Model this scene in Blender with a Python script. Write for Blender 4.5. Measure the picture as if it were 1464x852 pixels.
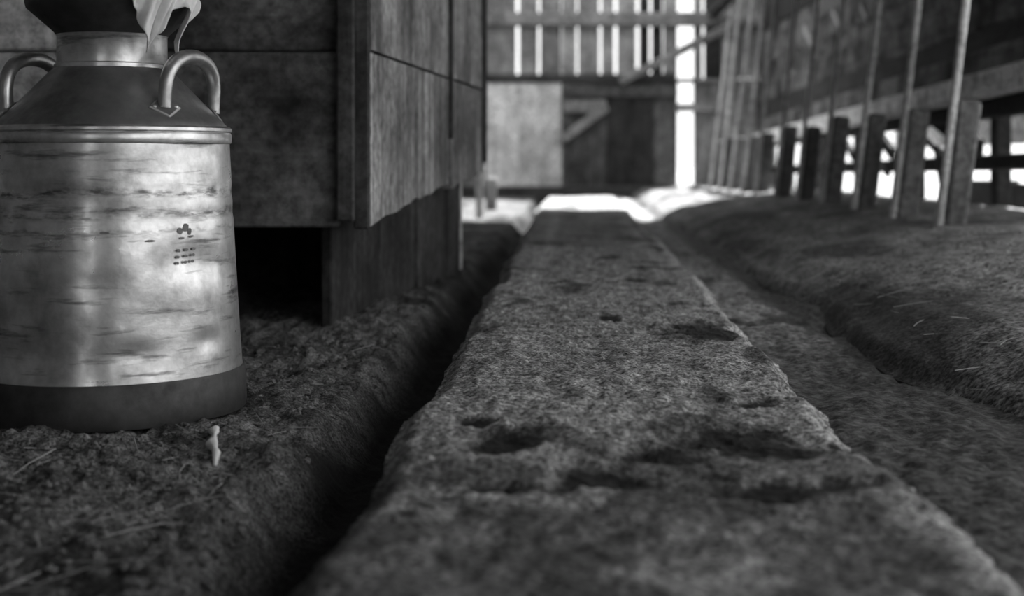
import bpy, bmesh, math, random
import numpy as np
from mathutils import Vector, Matrix

for o in list(bpy.data.objects):
    bpy.data.objects.remove(o, do_unlink=True)
S = bpy.context.scene
COL = S.collection
random.seed(7)

# ------------------------------------------------------------------ camera
F, CX, HY, CAMZ = 2000.0, 820.0, 225.0, 0.36      # focal length in pixels, vanishing point, eye height
cam = bpy.data.cameras.new('camera')
cam.sensor_width = 36.0
cam.lens = F / 1464 * 36.0
cam.shift_x = -(CX - 732) / 1464
cam.shift_y = -(426 - HY) / 1464
cam.clip_start = 0.05
cam.dof.use_dof = True
cam.dof.focus_distance = 2.05
cam.dof.aperture_fstop = 3.6
camo = bpy.data.objects.new('camera', cam)
camo.location = (0, 0, CAMZ)
camo.rotation_euler = (math.pi / 2, 0, 0)
COL.objects.link(camo)
S.camera = camo

# ------------------------------------------------------------------ world, sun, exposure
w = bpy.data.worlds.new('hazy_sky'); S.world = w
w.use_nodes = True
bg = w.node_tree.nodes['Background']
bg.inputs[0].default_value = (0.85, 0.85, 0.85, 1)
bg.inputs[1].default_value = 1.1
sl = bpy.data.lights.new('sun', 'SUN')
sl.energy = 9.0
sl.angle = math.radians(1.5)
suno = bpy.data.objects.new('sun', sl)
suno.rotation_euler = Vector((-0.16, -0.45, -0.86)).to_track_quat('-Z', 'Y').to_euler()
suno.location = (1, 16, 6)
COL.objects.link(suno)
S.view_settings.view_transform = 'Standard'
S.view_settings.look = 'None'
S.view_settings.gamma = 1.0
S.view_settings.use_curve_mapping = False
S.view_settings.exposure = 0.9


# ------------------------------------------------------------------ pixel helpers (a pixel gives a direction, the plane gives the depth)
def at_y(px, py, Y):
    return Vector(((px - CX) * Y / F, Y, CAMZ - (py - HY) * Y / F))


def at_x(px, py, X):
    Y = X * F / (px - CX)
    return Vector((X, Y, CAMZ - (py - HY) * Y / F))


# ------------------------------------------------------------------ noise for real relief
def _hash(ix, iy, seed):
    n = (ix * 374761393 + iy * 668265263 + seed * 982451653) & 0x7fffffff
    n = ((n ^ (n >> 13)) * 1274126177) & 0x7fffffff
    return ((n ^ (n >> 16)) & 0xffff) / 65535.0


def vnoise(x, y, seed=0):
    x = np.asarray(x, float); y = np.asarray(y, float)
    ix = np.floor(x).astype(np.int64); iy = np.floor(y).astype(np.int64)
    fx = x - ix; fy = y - iy
    fx = fx * fx * (3 - 2 * fx); fy = fy * fy * (3 - 2 * fy)
    a = _hash(ix, iy, seed); b = _hash(ix + 1, iy, seed)
    c = _hash(ix, iy + 1, seed); d = _hash(ix + 1, iy + 1, seed)
    return (a * (1 - fx) + b * fx) * (1 - fy) + (c * (1 - fx) + d * fx) * fy - 0.5


def fbm(x, y, octaves=4, seed=0, gain=0.5):
    s = 0; amp = 1.0
    for k in range(octaves):
        s = s + amp * vnoise(x * 2 ** k, y * 2 ** k, seed + k * 17)
        amp *= gain
    return s


def smooth(e0, e1, x):
    t = np.clip((x - e0) / (e1 - e0), 0, 1)
    return t * t * (3 - 2 * t)


# ------------------------------------------------------------------ materials
MATS = {}


def new_mat(name):
    m = bpy.data.materials.new(name)
    m.use_nodes = True
    nt = m.node_tree
    return m, nt, nt.nodes, nt.links, nt.nodes['Principled BSDF']


def g(v):
    return (v, v, v, 1)


def ramp(ns, ln, src, stops):
    r = ns.new('ShaderNodeValToRGB')
    els = r.color_ramp.elements
    while len(els) < len(stops):
        els.new(0.5)
    for e, (p, v) in zip(els, stops):
        e.position = p; e.color = g(v)
    ln.new(src, r.inputs[0])
    return r.outputs[0]


def mixc(ns, ln, mode, fac, a, b):
    m = ns.new('ShaderNodeMix'); m.data_type = 'RGBA'; m.blend_type = mode
    for i, v in ((0, fac), (6, a), (7, b)):
        if hasattr(v, 'links'):
            ln.new(v, m.inputs[i])
        else:
            m.inputs[i].default_value = v if i == 0 else g(v)
    return m.outputs[2]


def noise_node(ns, ln, vec, scale, detail=6, rough=0.6):
    n = ns.new('ShaderNodeTexNoise')
    n.inputs['Scale'].default_value = scale
    n.inputs['Detail'].default_value = detail
    n.inputs['Roughness'].default_value = rough
    ln.new(vec, n.inputs['Vector'])
    return n.outputs['Fac']


def coords(ns, ln, scale=(1, 1, 1), randomise=True):
    tc = ns.new('ShaderNodeTexCoord')
    mp = ns.new('ShaderNodeMapping')
    mp.inputs['Scale'].default_value = scale
    ln.new(tc.outputs['Object'], mp.inputs['Vector'])
    if randomise:
        oi = ns.new('ShaderNodeObjectInfo')
        mu = ns.new('ShaderNodeMath'); mu.operation = 'MULTIPLY'; mu.inputs[1].default_value = 37.0
        ln.new(oi.outputs['Random'], mu.inputs[0])
        cb = ns.new('ShaderNodeCombineXYZ')
        for i in range(3):
            ln.new(mu.outputs[0], cb.inputs[i])
        ln.new(cb.outputs[0], mp.inputs['Location'])
    return mp.outputs[0]


def bump(ns, ln, h, strength, dist, bsdf, prev=None):
    b = ns.new('ShaderNodeBump')
    b.inputs['Strength'].default_value = strength
    b.inputs['Distance'].default_value = dist
    ln.new(h, b.inputs['Height'])
    ln.new(b.outputs[0], bsdf.inputs['Normal'])
    return b


def wood(name, tone, axis, contrast=0.5, rough=0.85, stain=0.5):
    """weathered board: streaks along axis, blotches, a tone of its own for each board"""
    m, nt, ns, ln, bs = new_mat(name)
    sc = [26.0, 26.0, 26.0]
    sc['xyz'.index(axis)] = 1.6
    v = coords(ns, ln, sc)
    grain = noise_node(ns, ln, v, 1.0, 8, 0.65)
    v2 = coords(ns, ln, (1, 1, 1))
    blot = noise_node(ns, ln, v2, 4.0, 5, 0.6)
    c1 = ramp(ns, ln, grain, [(0.28, tone * (1 - contrast)), (0.72, tone * (1 + contrast))])
    c2 = ramp(ns, ln, blot, [(0.36, 1 - stain), (0.62, 1.15)])
    c = mixc(ns, ln, 'MULTIPLY', 1.0, c1, c2)
    fl_ = noise_node(ns, ln, v2, 38.0, 6, 0.7)
    c = mixc(ns, ln, 'MULTIPLY', 1.0, c, ramp(ns, ln, fl_, [(0.36, 0.55), (0.66, 1.5)]))
    oi = ns.new('ShaderNodeObjectInfo')
    tv = ramp(ns, ln, oi.outputs['Random'], [(0.0, 0.75), (1.0, 1.25)])
    c = mixc(ns, ln, 'MULTIPLY', 1.0, c, tv)
    ln.new(c, bs.inputs['Base Color'])
    bs.inputs['Roughness'].default_value = rough
    bs.inputs['Specular IOR Level'].default_value = 0.25
    bump(ns, ln, grain, 0.5, 0.006, bs)
    return m


def dirt(name, lo, hi, scale=9.0, rough=0.95, spec=0.15, bumpd=0.006, grit=160.0):
    m, nt, ns, ln, bs = new_mat(name)
    v = coords(ns, ln, (1, 1, 1), False)
    big = noise_node(ns, ln, v, scale, 8, 0.68)
    fine = noise_node(ns, ln, v, grit, 4, 0.6)
    c1 = ramp(ns, ln, big, [(0.32, lo), (0.68, hi)])
    c2 = ramp(ns, ln, fine, [(0.36, 0.35), (0.68, 1.6)])
    c = mixc(ns, ln, 'MULTIPLY', 1.0, c1, c2)
    ln.new(c, bs.inputs['Base Color'])
    bs.inputs['Roughness'].default_value = rough
    bs.inputs['Specular IOR Level'].default_value = spec
    bump(ns, ln, fine, 0.7, bumpd, bs)
    return m


def attr_dirt(name, lo, hi, dark, scale, grit, rough=0.92, spec=0.2, bumpd=0.005):
    """ground whose wet or soiled places and painted shade are marked by the vertex attribute 'soil'"""
    m, nt, ns, ln, bs = new_mat(name)
    v = coords(ns, ln, (1, 1, 1), False)
    big = noise_node(ns, ln, v, scale, 8, 0.7)
    fine = noise_node(ns, ln, v, grit, 4, 0.6)
    c1 = ramp(ns, ln, big, [(0.30, lo), (0.70, hi)])
    c2 = ramp(ns, ln, fine, [(0.38, 0.25), (0.66, 1.75)])
    c = mixc(ns, ln, 'MULTIPLY', 1.0, c1, c2)
    mid = noise_node(ns, ln, v, scale * 4.5, 7, 0.7)
    c = mixc(ns, ln, 'MULTIPLY', 1.0, c, ramp(ns, ln, mid, [(0.36, 0.45), (0.64, 1.5)]))
    at = ns.new('ShaderNodeAttribute'); at.attribute_name = 'soil_shade'
    c = mixc(ns, ln, 'MIX', at.outputs['Fac'], c, dark)
    ap = ns.new('ShaderNodeAttribute'); ap.attribute_name = 'pale'
    c = mixc(ns, ln, 'MIX', ap.outputs['Fac'], c, mixc(ns, ln, 'MULTIPLY', 1.0, 0.62, c2))
    ln.new(c, bs.inputs['Base Color'])
    bs.inputs['Roughness'].default_value = rough
    bs.inputs['Specular IOR Level'].default_value = spec
    bump(ns, ln, fine, 0.7, bumpd, bs)
    return m


def plain(name, v, rough=0.8, metal=0.0, spec=0.3):
    m, nt, ns, ln, bs = new_mat(name)
    c = coords(ns, ln)
    n = noise_node(ns, ln, c, 30, 4)
    ln.new(ramp(ns, ln, n, [(0.3, v * 0.8), (0.7, v * 1.2)]), bs.inputs['Base Color'])
    bs.inputs['Roughness'].default_value = rough
    bs.inputs['Metallic'].default_value = metal
    bs.inputs['Specular IOR Level'].default_value = spec
    return m


def can_metal(name, tone, dark, rough, streaks=True):
    """dull tinned steel with grime in bands round the can"""
    m, nt, ns, ln, bs = new_mat(name)
    v = coords(ns, ln, (1, 1, 1), False)
    vb = coords(ns, ln, (9, 9, 75), False)
    vv = coords(ns, ln, (34, 34, 120), False)
    band = noise_node(ns, ln, vb, 1.0, 7, 0.62)
    blot = noise_node(ns, ln, v, 16.0, 7, 0.62)
    vert = noise_node(ns, ln, vv, 1.0, 5, 0.6)
    c = ramp(ns, ln, blot, [(0.32, tone * 0.5), (0.66, tone * 1.15)])
    if streaks:
        mk = ramp(ns, ln, band, [(0.56, 0.0), (0.68, 0.75)])
        c = mixc(ns, ln, 'MIX', mk, c, dark)
        # two rolled grime rings at the swages of the body
        sx = ns.new('ShaderNodeSeparateXYZ'); ln.new(v, sx.inputs[0])
        for zc, hw, st in ((0.310, 0.006, 0.85), (0.283, 0.007, 0.7), (0.262, 0.003, 0.45)):
            d = ns.new('ShaderNodeMath'); d.operation = 'SUBTRACT'; d.inputs[1].default_value = zc
            wob = ns.new('ShaderNodeMath'); wob.operation = 'MULTIPLY_ADD'
            wob.inputs[1].default_value = 0.035; wob.inputs[2].default_value = -0.0175
            ln.new(blot, wob.inputs[0])
            ad = ns.new('ShaderNodeMath'); ad.operation = 'ADD'
            ln.new(sx.outputs[2], d.inputs[0]); ln.new(d.outputs[0], ad.inputs[0]); ln.new(wob.outputs[0], ad.inputs[1])
            ab = ns.new('ShaderNodeMath'); ab.operation = 'ABSOLUTE'; ln.new(ad.outputs[0], ab.inputs[0])
            sc = ns.new('ShaderNodeMath'); sc.operation = 'DIVIDE'; sc.inputs[1].default_value = hw * 2
            ln.new(ab.outputs[0], sc.inputs[0])
            mk = ramp(ns, ln, sc.outputs[0], [(0.15, st), (0.6, 0.0)])
            mk = mixc(ns, ln, 'MULTIPLY', 1.0, mk, ramp(ns, ln, vert, [(0.42, 0.05), (0.58, 1.0)]))
            c = mixc(ns, ln, 'MIX', mk, c, dark)
    ln.new(c, bs.inputs['Base Color'])
    bs.inputs['Metallic'].default_value = 0.88
    ln.new(ramp(ns, ln, blot, [(0.3, rough + 0.16), (0.7, rough - 0.06)]), bs.inputs['Roughness'])
    bump(ns, ln, blot, 0.25, 0.004, bs)
    return m


M = MATS
M['shed_x'] = wood('shed_front_plank', 0.14, 'x', 0.35, 0.8, 0.85)
M['shed_lit'] = wood('lit_front_plank', 0.36, 'x', 0.25, 0.85, 0.4)
M['shed_z'] = wood('shed_side_plank', 0.25, 'z', 0.85, 0.75, 0.6)
M['shed_post'] = wood('shed_post_wood', 0.05, 'z', 0.4, 0.8, 0.5)
M['skirt'] = wood('skirt_plank', 0.045, 'z', 0.5, 0.9, 0.5)
M['pale_door'] = wood('pale_door_plank', 0.8, 'z', 0.2, 0.85, 0.35)
M['dark_door'] = wood('dark_door_plank', 0.12, 'z', 0.4, 0.85, 0.5)
M['black_door'] = wood('sooty_shaded_plank', 0.035, 'z', 0.4, 0.9, 0.4)
M['back_board'] = wood('back_wall_board', 0.28, 'z', 0.4, 0.85, 0.4)
M['beam'] = wood('beam_wood', 0.28, 'x', 0.35, 0.85, 0.3)
M['dark_beam'] = wood('dark_beam_wood', 0.06, 'x', 0.35, 0.9, 0.3)
M['brace'] = wood('brace_wood', 0.26, 'x', 0.35, 0.85, 0.3)
M['rail'] = wood('manger_rail_wood', 0.04, 'y', 0.4, 0.9, 0.4)
M['right_board'] = wood('manger_board_wood', 0.21, 'y', 0.6, 0.9, 0.9)
M['pale_log'] = wood('barked_pale_log', 0.85, 'y', 0.35, 0.85, 0.4)
M['stanchion'] = wood('stanchion_wood', 0.46, 'z', 0.35, 0.7, 0.3)
M['block'] = wood('stanchion_block_wood', 0.15, 'z', 0.4, 0.85, 0.4)
M['roof'] = wood('roof_plank', 0.09, 'y', 0.4, 0.9, 0.4)
M['white_post'] = wood('bare_pale_post', 0.5, 'z', 0.2, 0.8, 0.2)
M['floor'] = attr_dirt('trodden_dirt', 0.07, 0.24, 0.015, 6.0, 230.0)
M['walkway'] = attr_dirt('worn_stone', 0.23, 0.46, 0.016, 7.0, 190.0)
M['gutter'] = attr_dirt('gutter_muck', 0.18, 0.42, 0.02, 6.0, 90.0, 0.8, 0.3)
M['platform'] = attr_dirt('packed_litter', 0.18, 0.34, 0.03, 5.0, 110.0)
M['outside'] = dirt('dusty_yard', 0.26, 0.42, 1.2)
M['clod'] = dirt('dry_clod', 0.07, 0.30, 30, grit=300)
M['straw'] = plain('old_straw', 0.32, 0.7)
M['can'] = can_metal('tinned_steel', 0.72, 0.06, 0.30)
M['can_shoulder'] = can_metal('dull_tinned_steel', 0.42, 0.06, 0.36, False)
M['can_base'] = can_metal('grimy_shaded_steel', 0.10, 0.02, 0.55, False)
M['can_handle'] = can_metal('rubbed_steel', 0.6, 0.1, 0.32, False)
M['ink'] = plain('black_stencil_ink', 0.2, 0.7)
M['cloth'] = plain('pale_linen', 0.8, 0.95)
M['scrap'] = plain('white_scrap', 0.85, 0.6)


# ------------------------------------------------------------------ object helpers
def tag(o, label=None, cat=None, group=None, kind=None):
    if label: o['label'] = label
    if cat: o['category'] = cat
    if group: o['group'] = group
    if kind: o['kind'] = kind
    return o


def empty(name, loc, label=None, cat=None, group=None, kind=None):
    o = bpy.data.objects.new(name, None)
    o.location = loc
    o.empty_display_size = 0.05
    COL.objects.link(o)
    return tag(o, label, cat, group, kind)


def link(name, me, mat, parent=None, loc=(0, 0, 0), rot=None, is_smooth=False):
    o = bpy.data.objects.new(name, me)
    if mat is not None and not me.materials:
        me.materials.append(M[mat])
    COL.objects.link(o)
    loc = Vector(loc)
    if parent is not None:
        o.parent = parent
        p = parent; base = Vector((0, 0, 0))
        while p is not None:
            base += p.location; p = p.parent
        loc = loc - base
    o.location = loc
    if rot is not None:
        o.rotation_euler = rot
    if is_smooth:
        me.polygons.foreach_set('use_smooth', [True] * len(me.polygons))
    return o


def box_mesh(sx, sy, sz, bev=0.006, jit=0.0):
    bm = bmesh.new()
    bmesh.ops.create_cube(bm, size=1.0)
    for v in bm.verts:
        v.co = Vector((v.co.x * sx + random.uniform(-jit, jit), v.co.y * sy + random.uniform(-jit, jit), v.co.z * sz + random.uniform(-jit, jit)))
    b = min(bev, 0.3 * min(sx, sy, sz))
    if b > 0:
        bmesh.ops.bevel(bm, geom=list(bm.edges), offset=b, segments=1, affect='EDGES', profile=0.6)
    me = bpy.data.meshes.new('board'); bm.to_mesh(me); bm.free()
    return me


def board(name, lo, hi, mat, parent, bev=0.006, jit=0.003, rot=None):
    lo = Vector(lo); hi = Vector(hi)
    d = hi - lo
    return link(name, box_mesh(abs(d.x), abs(d.y), abs(d.z), bev, jit), mat, parent, (lo + hi) / 2, rot)


def strut(name, a, b, wid, thick, mat, parent, up=(0, 1, 0), bev=0.005, longaxis='x', jit=0.002):
    """a board from a to b; 'wid' across, 'thick' along up"""
    a = Vector(a); b = Vector(b)
    d = (b - a); L = d.length; x = d.normalized()
    y = Vector(up) - x * Vector(up).dot(x); y.normalize()
    z = x.cross(y)
    if longaxis == 'x':
        me = box_mesh(L, thick, wid, bev, jit); R = Matrix((x, y, z)).transposed()
    elif longaxis == 'y':
        me = box_mesh(thick, L, wid, bev, jit); R = Matrix((y, x, -z)).transposed()
    else:
        me = box_mesh(wid, thick, L, bev, jit); R = Matrix((-z, y, x)).transposed()
    return link(name, me, mat, parent, (a + b) / 2, R.to_euler())


def grid_obj(name, xs, ys, zf, mat, soil_shade=None, parent=None, pale=None):
    """height field on given columns and rows"""
    X, Y = np.meshgrid(xs, ys)
    X2, Y2, Z = zf(X, Y)
    co = np.stack([X2, Y2, Z], -1).reshape(-1, 3).astype(np.float32)
    nx, ny = len(xs), len(ys)
    idx = np.arange(nx * ny).reshape(ny, nx)
    q = np.stack([idx[:-1, :-1], idx[:-1, 1:], idx[1:, 1:], idx[1:, :-1]], -1).reshape(-1, 4)
    me = bpy.data.meshes.new(name)
    me.vertices.add(len(co)); me.vertices.foreach_set('co', co.ravel())
    me.loops.add(q.size); me.loops.foreach_set('vertex_index', q.ravel().astype(np.int32))
    me.polygons.add(len(q))
    me.polygons.foreach_set('loop_start', (np.arange(len(q)) * 4).astype(np.int32))
    me.polygons.foreach_set('loop_total', np.full(len(q), 4, np.int32))
    me.update(calc_edges=True); me.validate()
    if soil_shade is not None:
        a = me.attributes.new('soil_shade', 'FLOAT', 'POINT')
        a.data.foreach_set('value', np.clip(soil_shade(X, Y), 0, 1).ravel().astype(np.float32))
    if pale is not None:
        a = me.attributes.new('pale', 'FLOAT', 'POINT')
        a.data.foreach_set('value', np.clip(pale(X, Y), 0, 1).ravel().astype(np.float32))
    return link(name, me, mat, parent, is_smooth=True)


def rows(y0, y1, n):
    return 1.0 / np.linspace(1.0 / y0, 1.0 / y1, n)


def lathe_mesh(profile, seg=96):
    """closed or open surface of revolution, profile of (radius, z)"""
    bm = bmesh.new()
    rings = []
    for r, z in profile:
        if r < 1e-5:
            rings.append([bm.verts.new((0, 0, z))])
        else:
            rings.append([bm.verts.new((r * math.cos(2 * math.pi * k / seg), r * math.sin(2 * math.pi * k / seg), z)) for k in range(seg)])
    for a, b in zip(rings[:-1], rings[1:]):
        for k in range(seg):
            k2 = (k + 1) % seg
            if len(a) == 1 and len(b) == 1:
                continue
            if len(a) == 1:
                bm.faces.new((a[0], b[k2], b[k]))
            elif len(b) == 1:
                bm.faces.new((a[k], a[k2], b[0]))
            else:
                bm.faces.new((a[k], a[k2], b[k2], b[k]))
    bmesh.ops.recalc_face_normals(bm, faces=bm.faces)
    me = bpy.data.meshes.new('lathe'); bm.to_mesh(me); bm.free()
    return me


def tube_mesh(pts, radii, seg=14, flat=1.0):
    pts = [Vector(p) for p in pts]
    bm = bmesh.new(); rings = []
    ref = None
    for i, p in enumerate(pts):
        t = (pts[min(i + 1, len(pts) - 1)] - pts[max(i - 1, 0)]).normalized()
        if ref is None:
            ref = t.orthogonal().normalized()
        u = (ref - t * ref.dot(t)).normalized(); v = t.cross(u); ref = u
        r = radii[i] if hasattr(radii, '__len__') else radii
        rings.append([bm.verts.new(p + (u * math.cos(2 * math.pi * k / seg) + v * flat * math.sin(2 * math.pi * k / seg)) * r) for k in range(seg)])
    for a, b in zip(rings[:-1], rings[1:]):
        for k in range(seg):
            bm.faces.new((a[k], a[(k + 1) % seg], b[(k + 1) % seg], b[k]))
    bm.faces.new(rings[0][::-1]); bm.faces.new(rings[-1])
    bmesh.ops.recalc_face_normals(bm, faces=bm.faces)
    me = bpy.data.meshes.new('tube'); bm.to_mesh(me); bm.free()
    return me


# ================================================================== ground
WL, WR = -0.200, 0.320          # walkway edges
PE = 0.52                       # edge of the cattle platform
WALKTOP = 0.06


def edge_l(Y):
    return WL + 0.012 * fbm(Y * 3.1, Y * 0 + 2.2, 4, 5) * 2 - 0.015 * smooth(5, 9, Y)


def edge_r(Y):
    return WR + 0.020 * fbm(Y * 4.0, Y * 0 + 7.7, 5, 9, 0.6) * 1.6 - 0.012 * (np.abs(vnoise(Y * 14, Y * 0 + 1, 3)) > 0.34) + 0.020 * smooth(2.0, 1.0, Y)


def floor_z(X, Y):
    near = smooth(9, 3, Y)
    z = 0.022 * fbm(X * 3, Y * 3, 4, 1) + near * (0.016 * fbm(X * 22, Y * 16, 4, 2, 0.6) + 0.005 * fbm(X * 110, Y * 80, 2, 3))
    ditch = smooth(-0.36, -0.28, X + 0.03 * fbm(Y * 4, Y * 0, 3, 8))
    z = z * (1 - 0.6 * ditch) - 0.075 * ditch
    # built-up edge of earth along the skirting of the shed
    z = z + 0.02 * smooth(2.75, 2.95, Y) * smooth(4.6, 4.3, Y) * smooth(-0.30, -0.45, X)
    return X, Y, z


def floor_soil_shade(X, Y):
    d = smooth(-0.37, -0.29, X + 0.04 * fbm(Y * 5, X * 6, 3, 8))  # shade in the ditch beside the raised walkway, painted into the ground
    d = d * 0.95
    d = np.maximum(d, 0.75 * smooth(0.05, 0.25, fbm(X * 4.5, Y * 3.5, 4, 31)))
    return d


xs = np.concatenate([np.linspace(-3.2, -1.3, 60)[:-1], np.linspace(-1.3, -0.16, 330)])
ys = np.concatenate([np.linspace(-3.0, 0.7, 60)[:-1], rows(0.7, 13.3, 640)])
fl = grid_obj('floor', xs, ys, floor_z, 'floor', floor_soil_shade)
tag(fl, 'trodden dark dirt floor beside the worn raised walkway', 'floor', kind='structure')

# dark places worn into the walkway: (px, py, half width, half height) seen on its top
worn = []
for px, py, wpx, hpx in ((1020, 474, 85, 14), (1105, 625, 150, 24), (735, 630, 75, 16), (960, 645, 70, 14), (850, 685, 90, 16), (1075, 400, 0, 0),
                         (900, 400, 22, 3), (872, 455, 14, 5), (1085, 575, 28, 6), (1120, 700, 120, 14), (690, 690, 50, 8), (800, 400, 14, 3), (700, 600, 40, 6)):
    if wpx == 0:
        continue
    Y = (CAMZ - WALKTOP) * F / (py - HY)
    worn.append(((px - CX) * Y / F, Y, wpx * Y / F, hpx * Y * Y / ((CAMZ - WALKTOP) * F)))


def worn_mask(X, Y):
    m = np.zeros_like(X)
    wx = X + 0.02 * fbm(X * 14, Y * 10, 4, 41); wy = Y + 0.05 * fbm(X * 12, Y * 7, 4, 47)
    for cx, cy, rx, ry in worn:
        d = np.sqrt(((wx - cx) / rx) ** 2 + ((wy - cy) / ry) ** 2)
        m = np.maximum(m, smooth(1.35, 0.6, d + 0.45 * fbm(X * 35, Y * 22, 3, 49)))
    return m


def walk_z(X, Y):
    t = (X - WL) / (WR - WL)
    a, b = edge_l(Y), edge_r(Y)
    tt = np.clip(t, 0, 1)
    X2 = a + (b - a) * tt
    z = WALKTOP + 0.010 * fbm(X * 5, Y * 3.2, 4, 11) + 0.0055 * fbm(X * 30, Y * 16, 4, 12, 0.6) * smooth(8, 3, Y) + 0.003 * fbm(X * 120, Y * 90, 2, 14)
    # rounded, chipped arrises
    edge = np.minimum(tt, 1 - tt) * (WR - WL)
    z = z - 0.022 * smooth(0.035, 0.0, edge) ** 1.5
    z = z - 0.007 * worn_mask(X, Y)
    # the sides
    side = np.maximum(-t, t - 1)
    z = np.where(side > 1e-6, z - side * 6.0, z)
    X2 = np.where(t < -1e-6, X2 - 0.012 * (-t) * 20, X2)
    X2 = np.where(t > 1 + 1e-6, X2 + 0.012 * (t - 1) * 20, X2)
    return X2, Y, z


def walk_soil_dark(X, Y):
    s = 0.97 * worn_mask(X, Y)
    s = np.maximum(s, 0.7 * smooth(0.20, 0.42, fbm(X * 9, Y * 4.5, 4, 61)))
    s = np.maximum(s, 0.62 * smooth(1.55, 1.25, Y + 0.35 * fbm(X * 6, Y * 5, 4, 62)) * smooth(-0.35, 0.15, fbm(X * 11, Y * 9, 4, 63)))  # near end darkened in broad blotches
    return s


def walk_pale(X, Y):
    # rubbed, chipped right arris, its edge highlight painted into the stone colour
    d = WR - X
    return 0.75 * smooth(0.075, 0.0, d + 0.05 * fbm(X * 22, Y * 13, 4, 66)) * smooth(-0.12, 0.12, fbm(X * 30, Y * 18, 3, 67) + 0.05)


wxs = np.concatenate([[WL - 0.03, WL - 0.015, WL - 0.004], np.linspace(WL, WR, 170), [WR + 0.004, WR + 0.015, WR + 0.03]])
wys = np.concatenate([np.linspace(-2.9, 0.6, 90)[:-1], rows(0.6, 10.75, 900), [10.752, 10.756]])
wk = grid_obj('walkway', wxs, wys, lambda X, Y: (lambda a, b, c: (a, b, np.where(Y > 10.751, c - (Y - 10.75) * 30, c)))(*walk_z(X, Y)), 'walkway', walk_soil_dark, None, walk_pale)
tag(wk, 'long worn stone walkway with chipped edges and dark soiled hollows', 'walkway', kind='structure')


def gut_z(X, Y):
    z = 0.004 + 0.022 * fbm(X * 7, Y * 3.5, 4, 21) + 0.008 * fbm(X * 40, Y * 22, 3, 22)
    return X, Y, z


def gut_soil_shade(X, Y):
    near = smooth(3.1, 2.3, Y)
    s = np.maximum(near * 0.75, 0.8 * smooth(0.44, 0.50, X + 0.03 * fbm(X * 6, Y * 5, 3, 23)))  # near end darkened; shadow of the platform edge painted along its foot
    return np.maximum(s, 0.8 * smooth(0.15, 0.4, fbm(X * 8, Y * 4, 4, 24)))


gt = grid_obj('gutter', np.linspace(0.27, 0.60, 70), np.concatenate([np.linspace(-2.9, 0.7, 60)[:-1], rows(0.7, 13.3, 500)]), gut_z, 'gutter', gut_soil_shade)
tag(gt, 'muddy dung gutter between the walkway and the cattle platform', 'gutter', kind='structure')


def plat_edge(Y):
    return PE + 0.03 * fbm(Y * 2.0, Y * 0 + 3, 4, 71) * 2 + 0.05 * smooth(2.6, 1.8, Y)


def plat_z(X, Y):
    e = plat_edge(Y)
    X2 = np.where(X < 0.60, e + (X - PE) * (0.60 - e) / (0.60 - PE), X)
    t = smooth(0.62, 1.20, X2)
    top = 0.078 + 0.082 * t * smooth(12.5, 3.5, Y) + 0.03 * t * smooth(4, 10, Y)
    top = top + 0.026 * fbm(X * 3.5, Y * 2.4, 4, 72) + 0.004 * fbm(X * 24, Y * 14, 3, 73) * smooth(9, 3, Y)
    top = top - 0.05 * smooth(0.16, 0.0, X2 - e) - 0.03 * smooth(0.05, 0.0, X2 - e)
    z = np.where(X < PE - 1e-6, -0.04, top)
    return X2, Y, z


def plat_soil_shade(X, Y):
    s = 0.6 * smooth(0.08, 0.3, fbm(X * 5, Y * 3, 4, 74))
    d = np.sqrt(((X - 0.60) / 0.20) ** 2 + ((Y - 2.65) / 0.55) ** 2)
    s = np.maximum(s, 0.8 * smooth(1.2, 0.5, d + 0.5 * fbm(X * 7, Y * 4, 3, 75)))  # zone of shade by the platform edge, painted dark
    return np.maximum(s, smooth(PE + 0.03, PE, X))  # face towards the gutter painted dark for its shade


pxs = np.concatenate([[PE - 0.02, PE - 0.001], np.linspace(PE, 0.9, 110)[:-1], np.linspace(0.9, 1.75, 100)])
pf = grid_obj('cattle_platform', pxs, np.concatenate([np.linspace(-2.9, 0.7, 50)[:-1], rows(0.7, 13.3, 520)]), plat_z, 'platform', plat_soil_shade)
tag(pf, 'raised litter-covered cattle platform under the row of stanchions', 'platform', kind='structure')

yard = grid_obj('yard', np.linspace(-40, 40, 60), np.linspace(-30, 60, 60), lambda X, Y: (X, Y, -0.16 + 0.0 * X), 'outside')
tag(yard, 'bright dusty yard outside the barn walls', 'yard', kind='structure')
bank = grid_obj('yard_bank', np.linspace(1.74, 9, 40), np.linspace(-6, 20, 80), lambda X, Y: (X, Y, 0.10 * smooth(9, 6, X) - 0.02 + 0.03 * fbm(X, Y, 3, 90)), 'outside')
tag(bank, 'pale sunlit ground seen through the openings below the manger', 'ground', kind='structure')

# ================================================================== shell: roof and walls out of the picture, they shade the barn
RZ = 2.35
roof = empty('ceiling', (0, 0, RZ), 'dark plank roof of the barn above the walkway', 'roof', kind='structure')
for k in range(16):
    x0 = -3.3 + k * 0.33
    if x0 > 1.9:
        break
    slant = 0.6 * k / 16
    board('roof_plank', (x0, -2.7, RZ), (x0 + 0.325, 8.9 + slant, RZ + 0.03), 'roof', roof, 0.003, 0)  # planks stop short: added roof opening that lets light onto the back wall
    board('roof_plank', (x0, 12.95, RZ), (x0 + 0.325, 13.6, RZ + 0.03), 'roof', roof, 0.003, 0)

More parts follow.
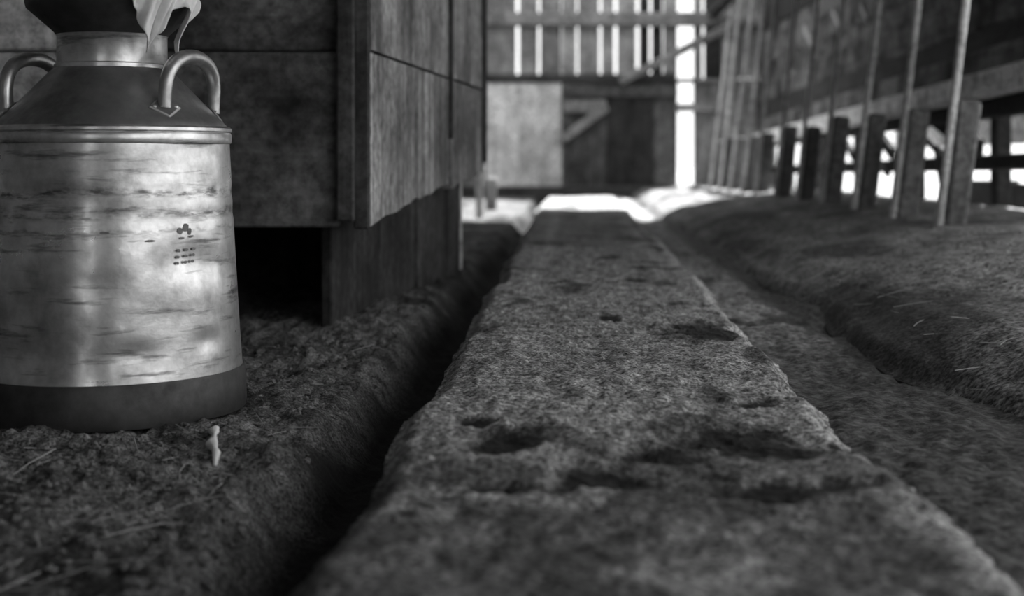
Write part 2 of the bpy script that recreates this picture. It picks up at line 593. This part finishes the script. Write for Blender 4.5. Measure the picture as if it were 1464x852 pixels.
wr = empty('wall_rear', (0, -2.62, 0), 'plank wall behind the viewer with a narrow open doorway', 'wall', kind='structure')
x = -3.3
while x < 1.75:
    x1 = min(x + 0.30, 1.78)
    if not (-1.30 < (x + x1) / 2 < -0.75):
        board('board', (x, -2.66, -0.1), (x1 - 0.004, -2.62, RZ), 'back_board', wr, 0.004, 0)
    x = x1
wl = empty('wall_left', (-2.6, 0, 0), 'plank wall along the left side of the barn', 'wall', kind='structure')
y = -2.6
while y < 2.9:
    board('board', (-3.24, y, -0.1), (-3.2, y + 0.296, RZ), 'back_board', wl, 0.004, 0)
    y += 0.30

wl2 = empty('wall_left_far', (-1.0, 4.7, 0), 'grey plank wall glimpsed behind the far end of the shed', 'wall', kind='structure')
y = 4.62
while y < 13.0:
    board('board', (-1.09, y, -0.15), (-1.05, y + 0.275, RZ), 'back_board', wl2, 0.004, 0)
    y += 0.28

# ================================================================== the plank shed on the left
A = Vector((-0.406, 2.80, 0)); B = Vector((-0.287, 4.42, 0))       # outer face of the side wall, near and far corner
shed = empty('plank_shed', (A.x, A.y, 0), 'dark plank shed raised off the dirt behind the milk can', 'shed')
zb, zj = 0.22, 0.572
# front: wide horizontal planks
for (z0, z1) in ((zb, zj - 0.002), (zj + 0.002, 0.93), (0.934, 1.29), (1.294, 1.65), (1.654, 2.0), (2.004, RZ)):
    board('front_plank', (-0.955, 2.80, z0), (-0.47, 2.835, z1), 'shed_x', shed, 0.004, 0.001)
    board('front_plank', (-3.2, 2.80, z0), (-0.957, 2.835, z1), 'shed_lit', shed, 0.004, 0.001)  # left planks lighter: light from the doorway put into their colour
# corner: two upright trim boards
board('corner_post', (-0.472, 2.775, zb + 0.012), (-0.436, 2.84, RZ), 'shed_post', shed, 0.004, 0.001)
board('corner_post', (-0.440, 2.790, zb - 0.004), (-0.408, 2.85, RZ), 'shed_post', shed, 0.004, 0.001)
# side: horizontal courses of two lengths, low edge worn away on a slant
D = (B - A); L = D.length; U = D.normalized(); N = Vector((U.y, -U.x, 0))


def side_panel(name, s0, s1, zs, mat, off=0.0, th=0.03, n=14):
    """plank in the side wall from s0 to s1 along it; zs gives (low, high) at a distance"""
    bm = bmesh.new(); fr = []; bk = []
    for k in range(n + 1):
        s = s0 + (s1 - s0) * k / n
        lo, hi = zs(s)
        p = A + U * s + N * off
        q = p - N * th
        fr.append((bm.verts.new((p.x, p.y, lo)), bm.verts.new((p.x, p.y, hi))))
        bk.append((bm.verts.new((q.x, q.y, lo)), bm.verts.new((q.x, q.y, hi))))
    for k in range(n):
        bm.faces.new((fr[k][0], fr[k + 1][0], fr[k + 1][1], fr[k][1]))
        bm.faces.new((bk[k][1], bk[k + 1][1], bk[k + 1][0], bk[k][0]))
        bm.faces.new((fr[k][1], fr[k + 1][1], bk[k + 1][1], bk[k][1]))
        bm.faces.new((bk[k][0], bk[k + 1][0], fr[k + 1][0], fr[k][0]))
    bm.faces.new((fr[0][0], fr[0][1], bk[0][1], bk[0][0])); bm.faces.new((bk[n][0], bk[n][1], fr[n][1], fr[n][0]))
    bmesh.ops.recalc_face_normals(bm, faces=bm.faces)
    c = A + U * (s0 + s1) / 2
    bmesh.ops.translate(bm, verts=bm.verts, vec=-c)
    me = bpy.data.meshes.new(name); bm.to_mesh(me); bm.free()
    return link(name, me, mat, shed, c)


def low(s):
    t = s / L
    return zb + 0.105 * t ** 0.8 + 0.003 * math.sin(s * 17) + 0.003 * math.sin(s * 41 + 1)


s_mid = L * 0.60
side_panel('side_plank', 0.0, s_mid - 0.012, lambda s: (low(s), zj - 0.003), 'shed_z')
side_panel('side_plank', s_mid + 0.012, L - 0.03, lambda s: (low(s) - 0.012, zj - 0.004), 'shed_z', 0.004)
for z0, z1 in ((zj + 0.004, 0.95), (0.955, 1.40), (1.405, 1.88), (1.885, RZ)):
    side_panel('side_plank', 0.0, s_mid - 0.012, lambda s: (z0, z1), 'shed_z', 0, 0.03, 2)
    side_panel('side_plank', s_mid + 0.012, L - 0.03, lambda s: (z0, z1), 'shed_z', 0.004, 0.03, 2)
side_panel('batten', s_mid - 0.022, s_mid + 0.010, lambda s: (0.41, RZ), 'shed_post', 0.010, 0.02, 2)
side_panel('corner_post', L - 0.05, L + 0.02, lambda s: (0.345, RZ), 'shed_post', 0.012, 0.06, 2)
# back and inner floor of the shed
board('back_plank', (-3.2, 4.40, 0.30), (-0.34, 4.44, RZ), 'shed_x', shed, 0.004, 0)
board('floor_joist', (-3.2, 2.90, zb + 0.01), (-0.60, 4.38, zb + 0.06), 'skirt', shed, 0.004, 0)
# skirting set back under the side wall, upright boards
P0 = Vector((-0.497, 2.88, 0)); P1 = Vector((-0.352, 4.33, 0))
n = 7
for k in range(n):
    a = P0.lerp(P1, k / n); b = P0.lerp(P1, (k + 1) / n - 0.004)
    c = (a + b) / 2
    d = (b - a)
    ang = math.atan2(d.y, d.x)
    o = link('skirt_board', box_mesh(d.length, 0.025, 0.42, 0.004, 0.002), 'skirt', shed, (c.x - 0.012 - 0.004 * (k % 2), c.y, 0.13), (0, 0, ang))
board('skirt_board', (-3.2, 3.60, -0.08), (-0.50, 3.63, 0.24), 'skirt', shed, 0.003, 0)  # added dark board that keeps the void under the front black
# pale strip at the end of the skirting
board('end_strip', at_y(654, 372, 4.42) - Vector((0, 0.0, 0.03)), at_y(660, 255, 4.42) + Vector((0, 0.02, 0)), 'white_post', shed, 0.002, 0)
pst = board('fence_post', (-0.585, 8.35, -0.06), (-0.545, 8.40, 0.30), 'white_post', None, 0.004, 0.002)
tag(pst, 'short pale post standing beyond the far corner of the shed', 'post')
pst = board('fence_post', (-0.60, 9.6, -0.06), (-0.53, 9.66, 0.22), 'back_board', None, 0.006, 0.004)
tag(pst, 'stubby grey post stump at the foot of the pale door', 'post')

# ================================================================== back wall
BY = 13.0


def bx(px): return (px - CX) * BY / F
def bz(py): return CAMZ - (py - HY) * BY / F


wb = empty('wall_back', (0, BY, 0), 'weathered back wall of upright boards with bright gaps between them', 'wall', kind='structure')
# upper boards: edges in pixels, daylight shows where one ends before the next begins
ub = [(655, 694, 'back_board'), (694, 737.5, 'back_board'), (742.5, 769, 'back_board'), (772, 802, 'back_board'), (803, 824, 'back_board'), (826.5, 857, 'back_board'), (860, 877.5, 'back_board'),
      (882.5, 909.5, 'back_board'), (914, 928, 'black_door'), (932, 947, 'black_door'), (948.5, 968.5, 'back_board'), (991.5, 1003.5, 'back_board'),  # narrow unlit boards carry their shade as a darker wood
      (1007, 1031, 'black_door'), (1031, 1053, 'back_board'), (1053, 1079, 'back_board'), (1079, 1110, 'back_board')]
for a, b, m in ub:
    board('board', (bx(a), BY, bz(112)), (bx(b), BY + 0.03, RZ), m, wb, 0.004, 0.004)
# beams, rails
board('beam', (bx(655), BY - 0.10, bz(38)), (bx(1112), BY - 0.005, bz(19)), 'beam', wb, 0.012, 0.004)
board('rail', (bx(694), BY - 0.07, bz(119)), (bx(966), BY + 0.0, bz(106)), 'dark_beam', wb, 0.010, 0.006)
# boards right of the wide gap
for a, b, m in ((655, 696, 'back_board'), (991.5, 1016.5, 'back_board'), (1016, 1038.5, 'back_board'), (1038, 1059, 'dark_door'), (1058.5, 1083, 'back_board'), (1082.5, 1110, 'dark_door')):
    board('board', (bx(a), BY, -0.05), (bx(b), BY + 0.03, bz(113)), m, wb, 0.004, 0.004)
board('rail', (bx(966), BY - 0.06, bz(160)), (bx(1045), BY - 0.005, bz(148)), 'beam', wb, 0.008, 0.004)
board('rail', (bx(966), BY - 0.05, bz(119)), (bx(1045), BY - 0.005, bz(112)), 'beam', wb, 0.008, 0.004)
board('stud', (bx(1033), BY - 0.12, 0), (bx(1052), BY - 0.04, bz(60)), 'beam', wb, 0.012, 0.01)
# diagonal brace pole
strut('brace', at_y(886, 117, BY - 0.16), at_y(1074, 22, BY - 0.30), 0.075, 0.06, 'brace', wb, (0, 1, 0), 0.016)
# sill along the ground
board('sill', (bx(655), BY - 0.14, -0.08), (bx(1110), BY - 0.02, bz(266)), 'dark_beam', wb, 0.012, 0.006)

d1 = empty('door_1', (bx(697), BY, 0.1), 'pale plank door at the left of the back wall', 'door', kind='structure')
for a, b in ((695, 719.6), (719.3, 742.6), (742.3, 770.5), (770.2, 803)):
    board('board', (bx(a), BY - 0.045, bz(268)), (bx(b), BY - 0.012, bz(114)), 'pale_door', d1, 0.006, 0.005)
d2 = empty('door_2', (bx(805), BY, 0.1), 'dark sooty plank door with a diagonal brace beside the pale door', 'door', kind='structure')
for a, b, m in ((802.8, 834.5, 'dark_door'), (834.2, 867.5, 'dark_door'), (867.2, 900.5, 'black_door'), (900.2, 934.5, 'black_door'), (934.2, 968, 'dark_door')):
    board('board', (bx(a), BY - 0.04, bz(269)), (bx(b), BY - 0.01, bz(114)), m, d2, 0.006, 0.005)
board('ledge', (bx(805), BY - 0.085, bz(161)), (bx(866), BY - 0.042, bz(144)), 'back_board', d2, 0.008, 0.004)
board('ledge', (bx(805), BY - 0.080, bz(139)), (bx(968), BY - 0.042, bz(122)), 'dark_door', d2, 0.008, 0.004)
strut('door_brace', at_y(805, 199, BY - 0.09), at_y(868, 152, BY - 0.09), 0.085, 0.04, 'back_board', d2, (0, 1, 0), 0.008)

# ================================================================== right side: manger wall with openings to the light
RX = 1.72
wR = empty('wall_right', (RX, 8.0, 0.1), 'dark manger wall of sagging horizontal boards behind the stanchions', 'wall', kind='structure')


def rboard(name, x0, y0, x1, y1, hpx0, th, mat, dx=0.0, ext=True):
    """board on the manger wall between two pixels on its plane; hpx0 is its height in pixels at the first"""
    X = RX + dx
    a = at_x(x0, y0, X); b = at_x(x1, y1, X)
    h = hpx0 * a.y / F * (1.32 if name == 'board' else 1.0)
    b = b + (b - a).normalized() * (13.0 - b.y)
    if ext:                        # run on towards the viewer, out of the picture
        a = a + (a - b).normalized() * 1.1
    return strut(name, a, b, h, th, mat, wR, (1, 0, 0), 0.008, 'y', 0.006)


rboard('rail', 1440, 231, 1118, 243, 24, 0.06, 'rail')                       # eye-level rail
rboard('log', 1440, 115, 1118, 192, 38, 0.09, 'pale_log', -0.06)             # thick pale log
rboard('board', 1440, 150, 1118, 200, 26, 0.05, 'rail', 0.0)
rboard('board', 1440, 84, 1118, 172, 36, 0.03, 'right_board', 0.02)
rboard('board', 1440, 46, 1118, 150, 44, 0.03, 'rail', 0.03)
rboard('board', 1440, 2, 1118, 121, 46, 0.03, 'right_board', 0.02)
rboard('board', 1440, -42, 1118, 94, 44, 0.03, 'right_board', 0.03)
rboard('board', 1440, -88, 1118, 68, 44, 0.03, 'right_board', 0.02)
rboard('board', 1440, -136, 1118, 42, 46, 0.03, 'right_board', 0.03)
rboard('board', 1440, -190, 1118, 14, 54, 0.03, 'rail', 0.02)
rboard('board', 1440, -250, 1118, -20, 60, 0.03, 'rail', 0.03)
board('board', (RX + 0.05, 2.9, 1.55), (RX + 0.09, 13.2, RZ), 'right_board', wR, 0.004, 0)
for y in np.arange(3.0, 13.3, 1.45):                                          # studs outside
    board('stud', (RX + 0.06, y, -0.1), (RX + 0.13, y + 0.09, RZ), 'rail', wR, 0.006, 0.004)
# hay-rack struts crossing the opening
for a, b, wd in (((1402, 215), (1338, 168), 0.10), ((1310, 180), (1348, 222), 0.05), ((1278, 222), (1246, 178), 0.08), ((1222, 226), (1202, 190), 0.05),
                 ((1190, 190), (1168, 232), 0.05), ((1160, 230), (1147, 198), 0.06)):
    strut('rack_strut', at_x(a[0], a[1], RX + 0.05), at_x(b[0], b[1], RX + 0.05), wd, 0.03, 'rail', wR, (1, 0, 0), 0.005)
for a, b, wd in (((1340, 215), (1351, 284), 0.035), ((1262, 236), (1270, 250), 0.03), ((1196, 246), (1202, 278), 0.03)):
    strut('rack_leg', at_x(a[0], a[1], RX - 0.03), at_x(b[0], b[1], RX - 0.03), wd, 0.03, 'block', wR, (1, 0, 0), 0.004)
for z0, z1, y0, y1 in ((0.42, 0.62, 4.2, 9.0), (0.63, 0.86, 4.2, 8.4)):
    board('back_board', (RX + 0.34, y0, z0), (RX + 0.37, y1, z1), 'pale_log', wR, 0.006, 0.006)
# pale sloping strips put in for daylight through slanting gaps under the roof
for a, b in (((1192, 16), (1206, 48)), ((1150, 40), (1166, 74)), ((1232, 8), (1240, 27))):
    strut('light_strip', at_x(a[0], a[1], RX - 0.12), at_x(b[0], b[1], RX - 0.12), 0.05, 0.02, 'white_post', wR, (1, 0, 0), 0.004)
# low trough boards on the ground, dark
trough = empty('feed_trough', (RX + 0.3, 6.3, 0.08), 'low dark feed trough on the ground behind the nearest stanchions', 'trough')
board('side_board', (RX + 0.28, 5.4, 0.08), (RX + 0.31, 7.3, 0.24), 'rail', trough, 0.006, 0.004)
board('end_board', (RX + 0.28, 7.28, 0.06), (RX + 0.60, 7.31, 0.24), 'rail', trough, 0.006, 0.004)

# ================================================================== stanchions
SX = 1.15
top_rail = board('stanchion_rail', (SX + 0.09, 3.4, 1.66), (SX + 0.19, 12.9, 1.76), 'rail', None, 0.01, 0.004)
tag(top_rail, 'long head rail that carries the tops of the stanchions', 'rail')
bar_me = None
ords = ['nearest', 'second', 'third', 'fourth', 'fifth', 'sixth', 'seventh', 'eighth', 'ninth', 'tenth', 'farthest']
sy = [at_x(px, 0, SX).y for px in (1352, 1285, 1228, 1182, 1145, 1114.5, 1084, 1065, 1047, 1033, 1019)]


def plat_at(X, Y):
    return float(plat_z(np.array([[X]]), np.array([[Y]]))[2][0, 0])


bar_proto = box_mesh(0.020, 0.030, 1.62, 0.005, 0.002)
blk_proto = box_mesh(0.070, 0.045, 0.46, 0.010, 0.004)
for i, Y in enumerate(sy):
    gz = plat_at(SX, Y)
    lean = math.atan(0.11 + random.uniform(-0.012, 0.012))
    st = empty('cattle_stanchion', (SX, Y, gz), group='row of leaning wooden stanchions', cat='stanchion',
               label=('%s leaning wooden stanchion%s' % (ords[i], ', with a broad foot block, at the right edge' if i == 0 else ' in the row' if i == 10 else ' from the viewer in the row')))
    st.rotation_euler = (0, lean, 0)
    if not bar_proto.materials:
        bar_proto.materials.append(M['stanchion']); blk_proto.materials.append(M['block'])
    o = bpy.data.objects.new('bar', bar_proto); COL.objects.link(o); o.parent = st; o.location = (-0.020, 0, 0.70)
    o.rotation_euler = (0, random.uniform(-0.006, 0.006), 0)
    o = bpy.data.objects.new('foot_block', blk_proto); COL.objects.link(o); o.parent = st; o.location = (0.029, 0.006, 0.16)

# ================================================================== milk can
CXW, CYW = (161 - CX) * 2.0 / F, 2.0
can = empty('milk_can', (CXW, CYW, 0.0), 'large dull steel milk can with two loop handles standing on the dirt', 'milk can')


def can_part(name, me, mat, parent=can, sm=True):
    o = bpy.data.objects.new(name, me)
    me.materials.append(M[mat]); COL.objects.link(o); o.parent = parent
    if sm:
        me.polygons.foreach_set('use_smooth', [True] * len(me.polygons))
        try:
            me.set_sharp_from_angle(angle=math.radians(38))
        except Exception:
            pass
    return o


prof = []
for k in range(41):
    t = k / 40
    z = 0.055 + (0.388 - 0.055) * t
    r = 0.1815 - 0.0195 * t ** 0.85
    for zc in (0.310, 0.283):                       # rolled swages
        r -= 0.0016 * math.exp(-((z - zc) / 0.005) ** 2)
    prof.append((r, z))
bd = lathe_mesh(prof, 128)
rb = random.Random(3)
dents = [(rb.uniform(-2.6, -0.2), rb.uniform(0.08, 0.37), rb.uniform(0.02, 0.06), rb.uniform(-0.003, -0.0008)) for _ in range(22)]
for v in bd.vertices:
    a = math.atan2(v.co.y, v.co.x); r = math.hypot(v.co.x, v.co.y)
    dr = 0
    for da, dz, dw, dd in dents:
        dr += dd * math.exp(-(((a - da) * r) / dw) ** 2 - ((v.co.z - dz) / (dw * 0.5)) ** 2)
    v.co.x *= (r + dr) / r; v.co.y *= (r + dr) / r
can_part('body', bd, 'can')
can_part('base_band', lathe_mesh([(0.0, 0.004), (0.172, 0.0), (0.1855, 0.003), (0.187, 0.012), (0.1855, 0.058), (0.1835, 0.062), (0.180, 0.060)], 128), 'can_base')
can_part('shoulder_hoop', lathe_mesh([(0.160, 0.378), (0.1645, 0.380), (0.1655, 0.384), (0.1655, 0.392), (0.1635, 0.395), (0.166, 0.397), (0.166, 0.401), (0.162, 0.404), (0.156, 0.404)], 128), 'can')
can_part('shoulder', lathe_mesh([(0.1615, 0.398), (0.158, 0.406), (0.150, 0.414), (0.128, 0.436), (0.104, 0.461), (0.086, 0.480), (0.0775, 0.487), (0.074, 0.489)], 128), 'can_shoulder')
can_part('neck', lathe_mesh([(0.0755, 0.484), (0.079, 0.486), (0.079, 0.491), (0.0755, 0.493), (0.0755, 0.532), (0.078, 0.536)], 96), 'can')
can_part('mouth', lathe_mesh([(0.0765, 0.533), (0.079, 0.537), (0.090, 0.547), (0.106, 0.561), (0.116, 0.570), (0.118, 0.578), (0.118, 0.598), (0.121, 0.600), (0.121, 0.605), (0.116, 0.605),
                              (0.114, 0.58), (0.100, 0.563), (0.07, 0.540)], 96), 'can_base')  # same metal as the can, its dark reflection put into the colour
can_part('lid', lathe_mesh([(0.0, 0.592), (0.100, 0.592), (0.113, 0.600), (0.123, 0.607), (0.122, 0.612), (0.112, 0.612), (0.09, 0.602), (0.03, 0.604), (0.012, 0.618), (0.0, 0.62)], 96), 'can_base')


def cone_pt(phi_deg, r):
    z = 0.404 + (0.158 - r) / (0.158 - 0.0775) * (0.487 - 0.406) + 0.002
    p = math.radians(phi_deg)
    return Vector((r * math.cos(p), -r * math.sin(p), z))


def make_handle(turn):
    a = cone_pt(42 + turn, 0.136); b = cone_pt(-19 + turn, 0.140)
    up = Vector((0, 0, 1))
    out = Vector(((a + b).x, (a + b).y, 0)).normalized()
    pts = []
    n = 26
    for k in range(n + 1):
        t = k / n
        th = math.pi * t
        hgt = 0.076 * (math.sin(th) ** 0.62)
        lx = 0.5 - 0.5 * math.cos(th) * (1 + 0.10 * math.sin(th))
        pts.append(a.lerp(b, lx) + up * hgt + out * 0.004 * math.sin(th) + (b - a) * 0.03 * math.sin(th))
    rad = [0.0088 + 0.0016 * math.sin(math.pi * k / n) for k in range(n + 1)]
    h = can_part('handle', tube_mesh(pts, rad, 16), 'can_handle')
    for p, phi in ((a, 42 + turn), (b, -19 + turn)):
        ph = math.radians(phi)
        nrm = Vector((math.cos(ph) * 0.72, -math.sin(ph) * 0.72, 0.69)).normalized()
        me = bpy.data.meshes.new('plate'); bm = bmesh.new()
        bmesh.ops.create_cone(bm, cap_ends=True, segments=4, radius1=0.027, radius2=0.024, depth=0.003)
        for v in bm.verts: v.co.x *= 0.75
        bmesh.ops.bevel(bm, geom=list(bm.edges), offset=0.0012, segments=1, affect='EDGES')
        bm.to_mesh(me); bm.free()
        pl = can_part('handle_plate', me, 'can_shoulder', h, False)
        pl.location = p + nrm * 0.0005
        pl.rotation_euler = nrm.to_track_quat('Z', 'X').to_euler()
        for sgn in (-1, 1):
            bm = bmesh.new(); bmesh.ops.create_uvsphere(bm, u_segments=10, v_segments=6, radius=0.0035)
            for v in bm.verts: v.co.z *= 0.6
            bmesh.ops.translate(bm, verts=bm.verts, vec=(0, 0.017 * sgn, 0.002))
            me = bpy.data.meshes.new('rivet'); bm.to_mesh(me); bm.free()
            rv = can_part('rivet', me, 'can_handle', h)
            rv.location = pl.location; rv.rotation_euler = pl.rotation_euler


make_handle(0); make_handle(180)


# smudged stencil marks on the body
def on_can(px, py):
    dx = (px - 161) / 1000.0
    z = 0.36 - (py - 225) / 1080.0
    r = 0.1815 - 0.0195 * max(0, (z - 0.055) / 0.333) ** 0.85 + 0.0006
    ang = math.asin(max(-0.99, min(0.99, dx * 0.93 / r)))
    vis = ang + math.radians(0)
    # angle measured from the direction to the viewer
    base = math.atan2(-CYW, -CXW)
    a = base + vis
    return Vector((r * math.cos(a), r * math.sin(a), z)), a


marks = [(252 + 11 * c - r_, 361 + 9 * r_ - c, 3.3, 2.4) for r_ in range(3) for c in range(3)] + [(262, 328, 5, 6), (254, 332, 4, 5), (268, 334, 3, 5), (256, 343, 4, 2), (270, 341, 4, 2), (150, 332, 8, 2), (212, 345, 9, 2)]
for mx, my, hw, hh in marks:
    bm = bmesh.new(); ps = []
    for k in range(10):
        t = 2 * math.pi * k / 10; q = rb.uniform(0.75, 1.15)
        ps.append(bm.verts.new(on_can(mx + hw * q * math.cos(t), my + hh * q * math.sin(t))[0]))
    bm.faces.new(ps)
    me = bpy.data.meshes.new('stencil'); bm.to_mesh(me); bm.free()
    can_part('stencil_mark', me, 'ink', can, False)

# ---------------------------------------------------------------- rag over the mouth of the can
NU, NV = 56, 34
bm = bmesh.new(); vs = []
base_a = math.atan2(-CYW, -CXW)                    # towards the viewer


def rag_len(u):
    # hem: a long pointed lobe at the left, a thin tail at the right
    a = max(0.0, 1 - abs(u - 0.36) / 0.34) * 0.066
    b = math.exp(-((u - 0.86) / 0.085) ** 2) * 0.075
    return 0.036 + a + b + 0.003 * math.sin(u * 40)


for j in range(NV + 1):
    row = []
    v = j / NV
    for i in range(NU + 1):
        u = i / NU
        ang = base_a + math.radians(6 + 58 * u)
        top = 0.35
        if v < top:                                 # lies on the lid
            t = v / top
            r = 0.06 + (0.127 - 0.06) * t
            z = 0.617 + 0.006 * math.sin(u * 19 + t * 5) + 0.003 * math.sin(t * 13 + u * 7)
        else:                                       # hangs over the lip
            t = (v - top) / (1 - top)
            ln_ = rag_len(u)
            drop = ln_ * t
            r = 0.131 - 0.024 * smooth(0.02, 0.09, drop) + 0.006 * math.sin(u * 24 + 2 * t) * (0.3 + t) + 0.003 * math.sin(u * 57 + t * 9)
            z = 0.615 - drop - 0.006 * t
            # gather towards the tips
            ctr = 0.36 if u < 0.68 else 0.86
            ang += math.radians(58) * (ctr - u) * 0.22 * t
        row.append(bm.verts.new((CXW + r * math.cos(ang), CYW + r * math.sin(ang), z)))
    vs.append(row)
for j in range(NV):
    for i in range(NU):
        bm.faces.new((vs[j][i], vs[j][i + 1], vs[j + 1][i + 1], vs[j + 1][i]))
bmesh.ops.recalc_face_normals(bm, faces=bm.faces)
c0 = Vector((CXW, CYW, 0.6))
bmesh.ops.translate(bm, verts=bm.verts, vec=-c0)
me = bpy.data.meshes.new('rag'); bm.to_mesh(me); bm.free()
rag = link('straining_cloth', me, 'cloth', None, c0, None, True)
tag(rag, 'crumpled pale cloth hanging over the mouth of the milk can', 'cloth')
sm = rag.modifiers.new('thick', 'SOLIDIFY'); sm.thickness = 0.0015

# ---------------------------------------------------------------- litter on the ground
def floor_at(X, Y):
    return float(floor_z(np.array([[X]]), np.array([[Y]]))[2][0, 0])


pts = []
for (px, py) in ((308, 619), (307, 626), (307, 634), (303, 642), (307, 647), (310, 655), (307, 663)):
    Y = 0.36 * F / (py - HY); X = (px - CX) * Y / F
    pts.append(Vector((X, Y, floor_at(X, Y) + 0.005)))
p = pts[3].copy(); p.z -= 0.005
me = tube_mesh([q - p for q in pts], [0.0030, 0.0064, 0.0016, 0.0072, 0.0030, 0.0046, 0.0020], 10)
for v in me.vertices:
    v.co += Vector((rb.uniform(-1, 1), rb.uniform(-1, 1), rb.uniform(-1, 1))) * 0.0012
tag(link('white_scrap', me, 'scrap', None, p, None, True), 'small lumpy white scrap on the dirt before the milk can', 'scrap')


def clods(name, n, xr, yr, zfun, rmin, rmax, seed, mat):
    r_ = np.random.default_rng(seed)
    bm0 = bmesh.new(); bmesh.ops.create_icosphere(bm0, subdivisions=1, radius=1)
    bv = np.array([v.co[:] for v in bm0.verts]); bf = np.array([[v.index for v in f.verts] for f in bm0.faces]); bm0.free()
    Y = 1 / r_.uniform(1 / yr[1], 1 / yr[0], n); X = r_.uniform(xr[0], xr[1], n)
    ok = (np.hypot(X - CXW, Y - CYW) > 0.20) & ~((Y > 2.78) & (X < -0.40 + (Y - 2.8) * 0.08))
    X, Y = X[ok], Y[ok]; n = len(X)
    rad = rmin + (rmax - rmin) * r_.random(n) ** 4
    Z = zfun(X[None, :], Y[None, :])[2][0]
    co = bv[None] * (rad[:, None, None]) * r_.uniform(0.6, 1.3, (n, len(bv), 1)) * np.array([1.2, 1.2, 0.75])
    co = co + np.stack([X, Y, Z + rad * 0.15], -1)[:, None, :]
    fc = (bf[None] + (np.arange(n) * len(bv))[:, None, None]).reshape(-1, 3)
    me = bpy.data.meshes.new(name); me.from_pydata(co.reshape(-1, 3).tolist(), [], fc.tolist())
    return link(name, me, mat, None)


tag(clods('dirt_crumbs', 9000, (-1.5, -0.33), (1.0, 4.4), floor_z, 0.0010, 0.010, 1, 'clod'), 'loose crumbs and clods of earth on the dirt floor', 'dirt', kind='stuff')
tag(clods('dung_crumbs', 700, (0.62, 1.08), (2.6, 7), plat_z, 0.001, 0.006, 3, 'clod'), 'crumbled dung and litter on the cattle platform', 'dirt', kind='stuff')


def straws(name, n, xr, yr, zfun, seed):
    r_ = random.Random(seed)
    verts = []; faces = []
    for _ in range(n):
        Y = 1 / r_.uniform(1 / yr[1], 1 / yr[0]); X = r_.uniform(*xr)
        if math.hypot(X - CXW, Y - CYW) < 0.23 or (Y > 2.72 and X < -0.36 + (Y - 2.8) * 0.08):
            continue
        z = float(zfun(np.array([[X]]), np.array([[Y]]))[2][0, 0])
        a = r_.uniform(0, math.pi); Ls = r_.uniform(0.008, 0.045); rr = r_.uniform(0.0005, 0.0013)
        d = Vector((math.cos(a), math.sin(a), r_.uniform(-0.15, 0.25))); s = Vector((-math.sin(a), math.cos(a), 0))
        b0 = len(verts)
        for k in range(3):
            t = k - 1
            c = Vector((X, Y, z + 0.004)) + d * Ls * t + s * 0.1 * Ls * (1 - t * t)
            for q in (s * rr, Vector((0, 0, rr)), -s * rr):
                verts.append((c + q)[:])
        for k in range(2):
            for e in range(3):
                i0 = b0 + 3 * k + e; i1 = b0 + 3 * k + (e + 1) % 3
                faces.append((i0, i1, i1 + 3, i0 + 3))
    me = bpy.data.meshes.new(name); me.from_pydata(verts, [], faces)
    return link(name, me, 'straw', None)


tag(straws('loose_straw', 260, (-1.3, -0.36), (1.0, 4.0), floor_z, 5), 'stray bits of straw scattered over the dirt floor', 'straw', kind='stuff')
tag(straws('platform_straw', 160, (0.6, 1.08), (2.0, 10), plat_z, 6), 'stray bits of straw trodden into the cattle platform', 'straw', kind='stuff')
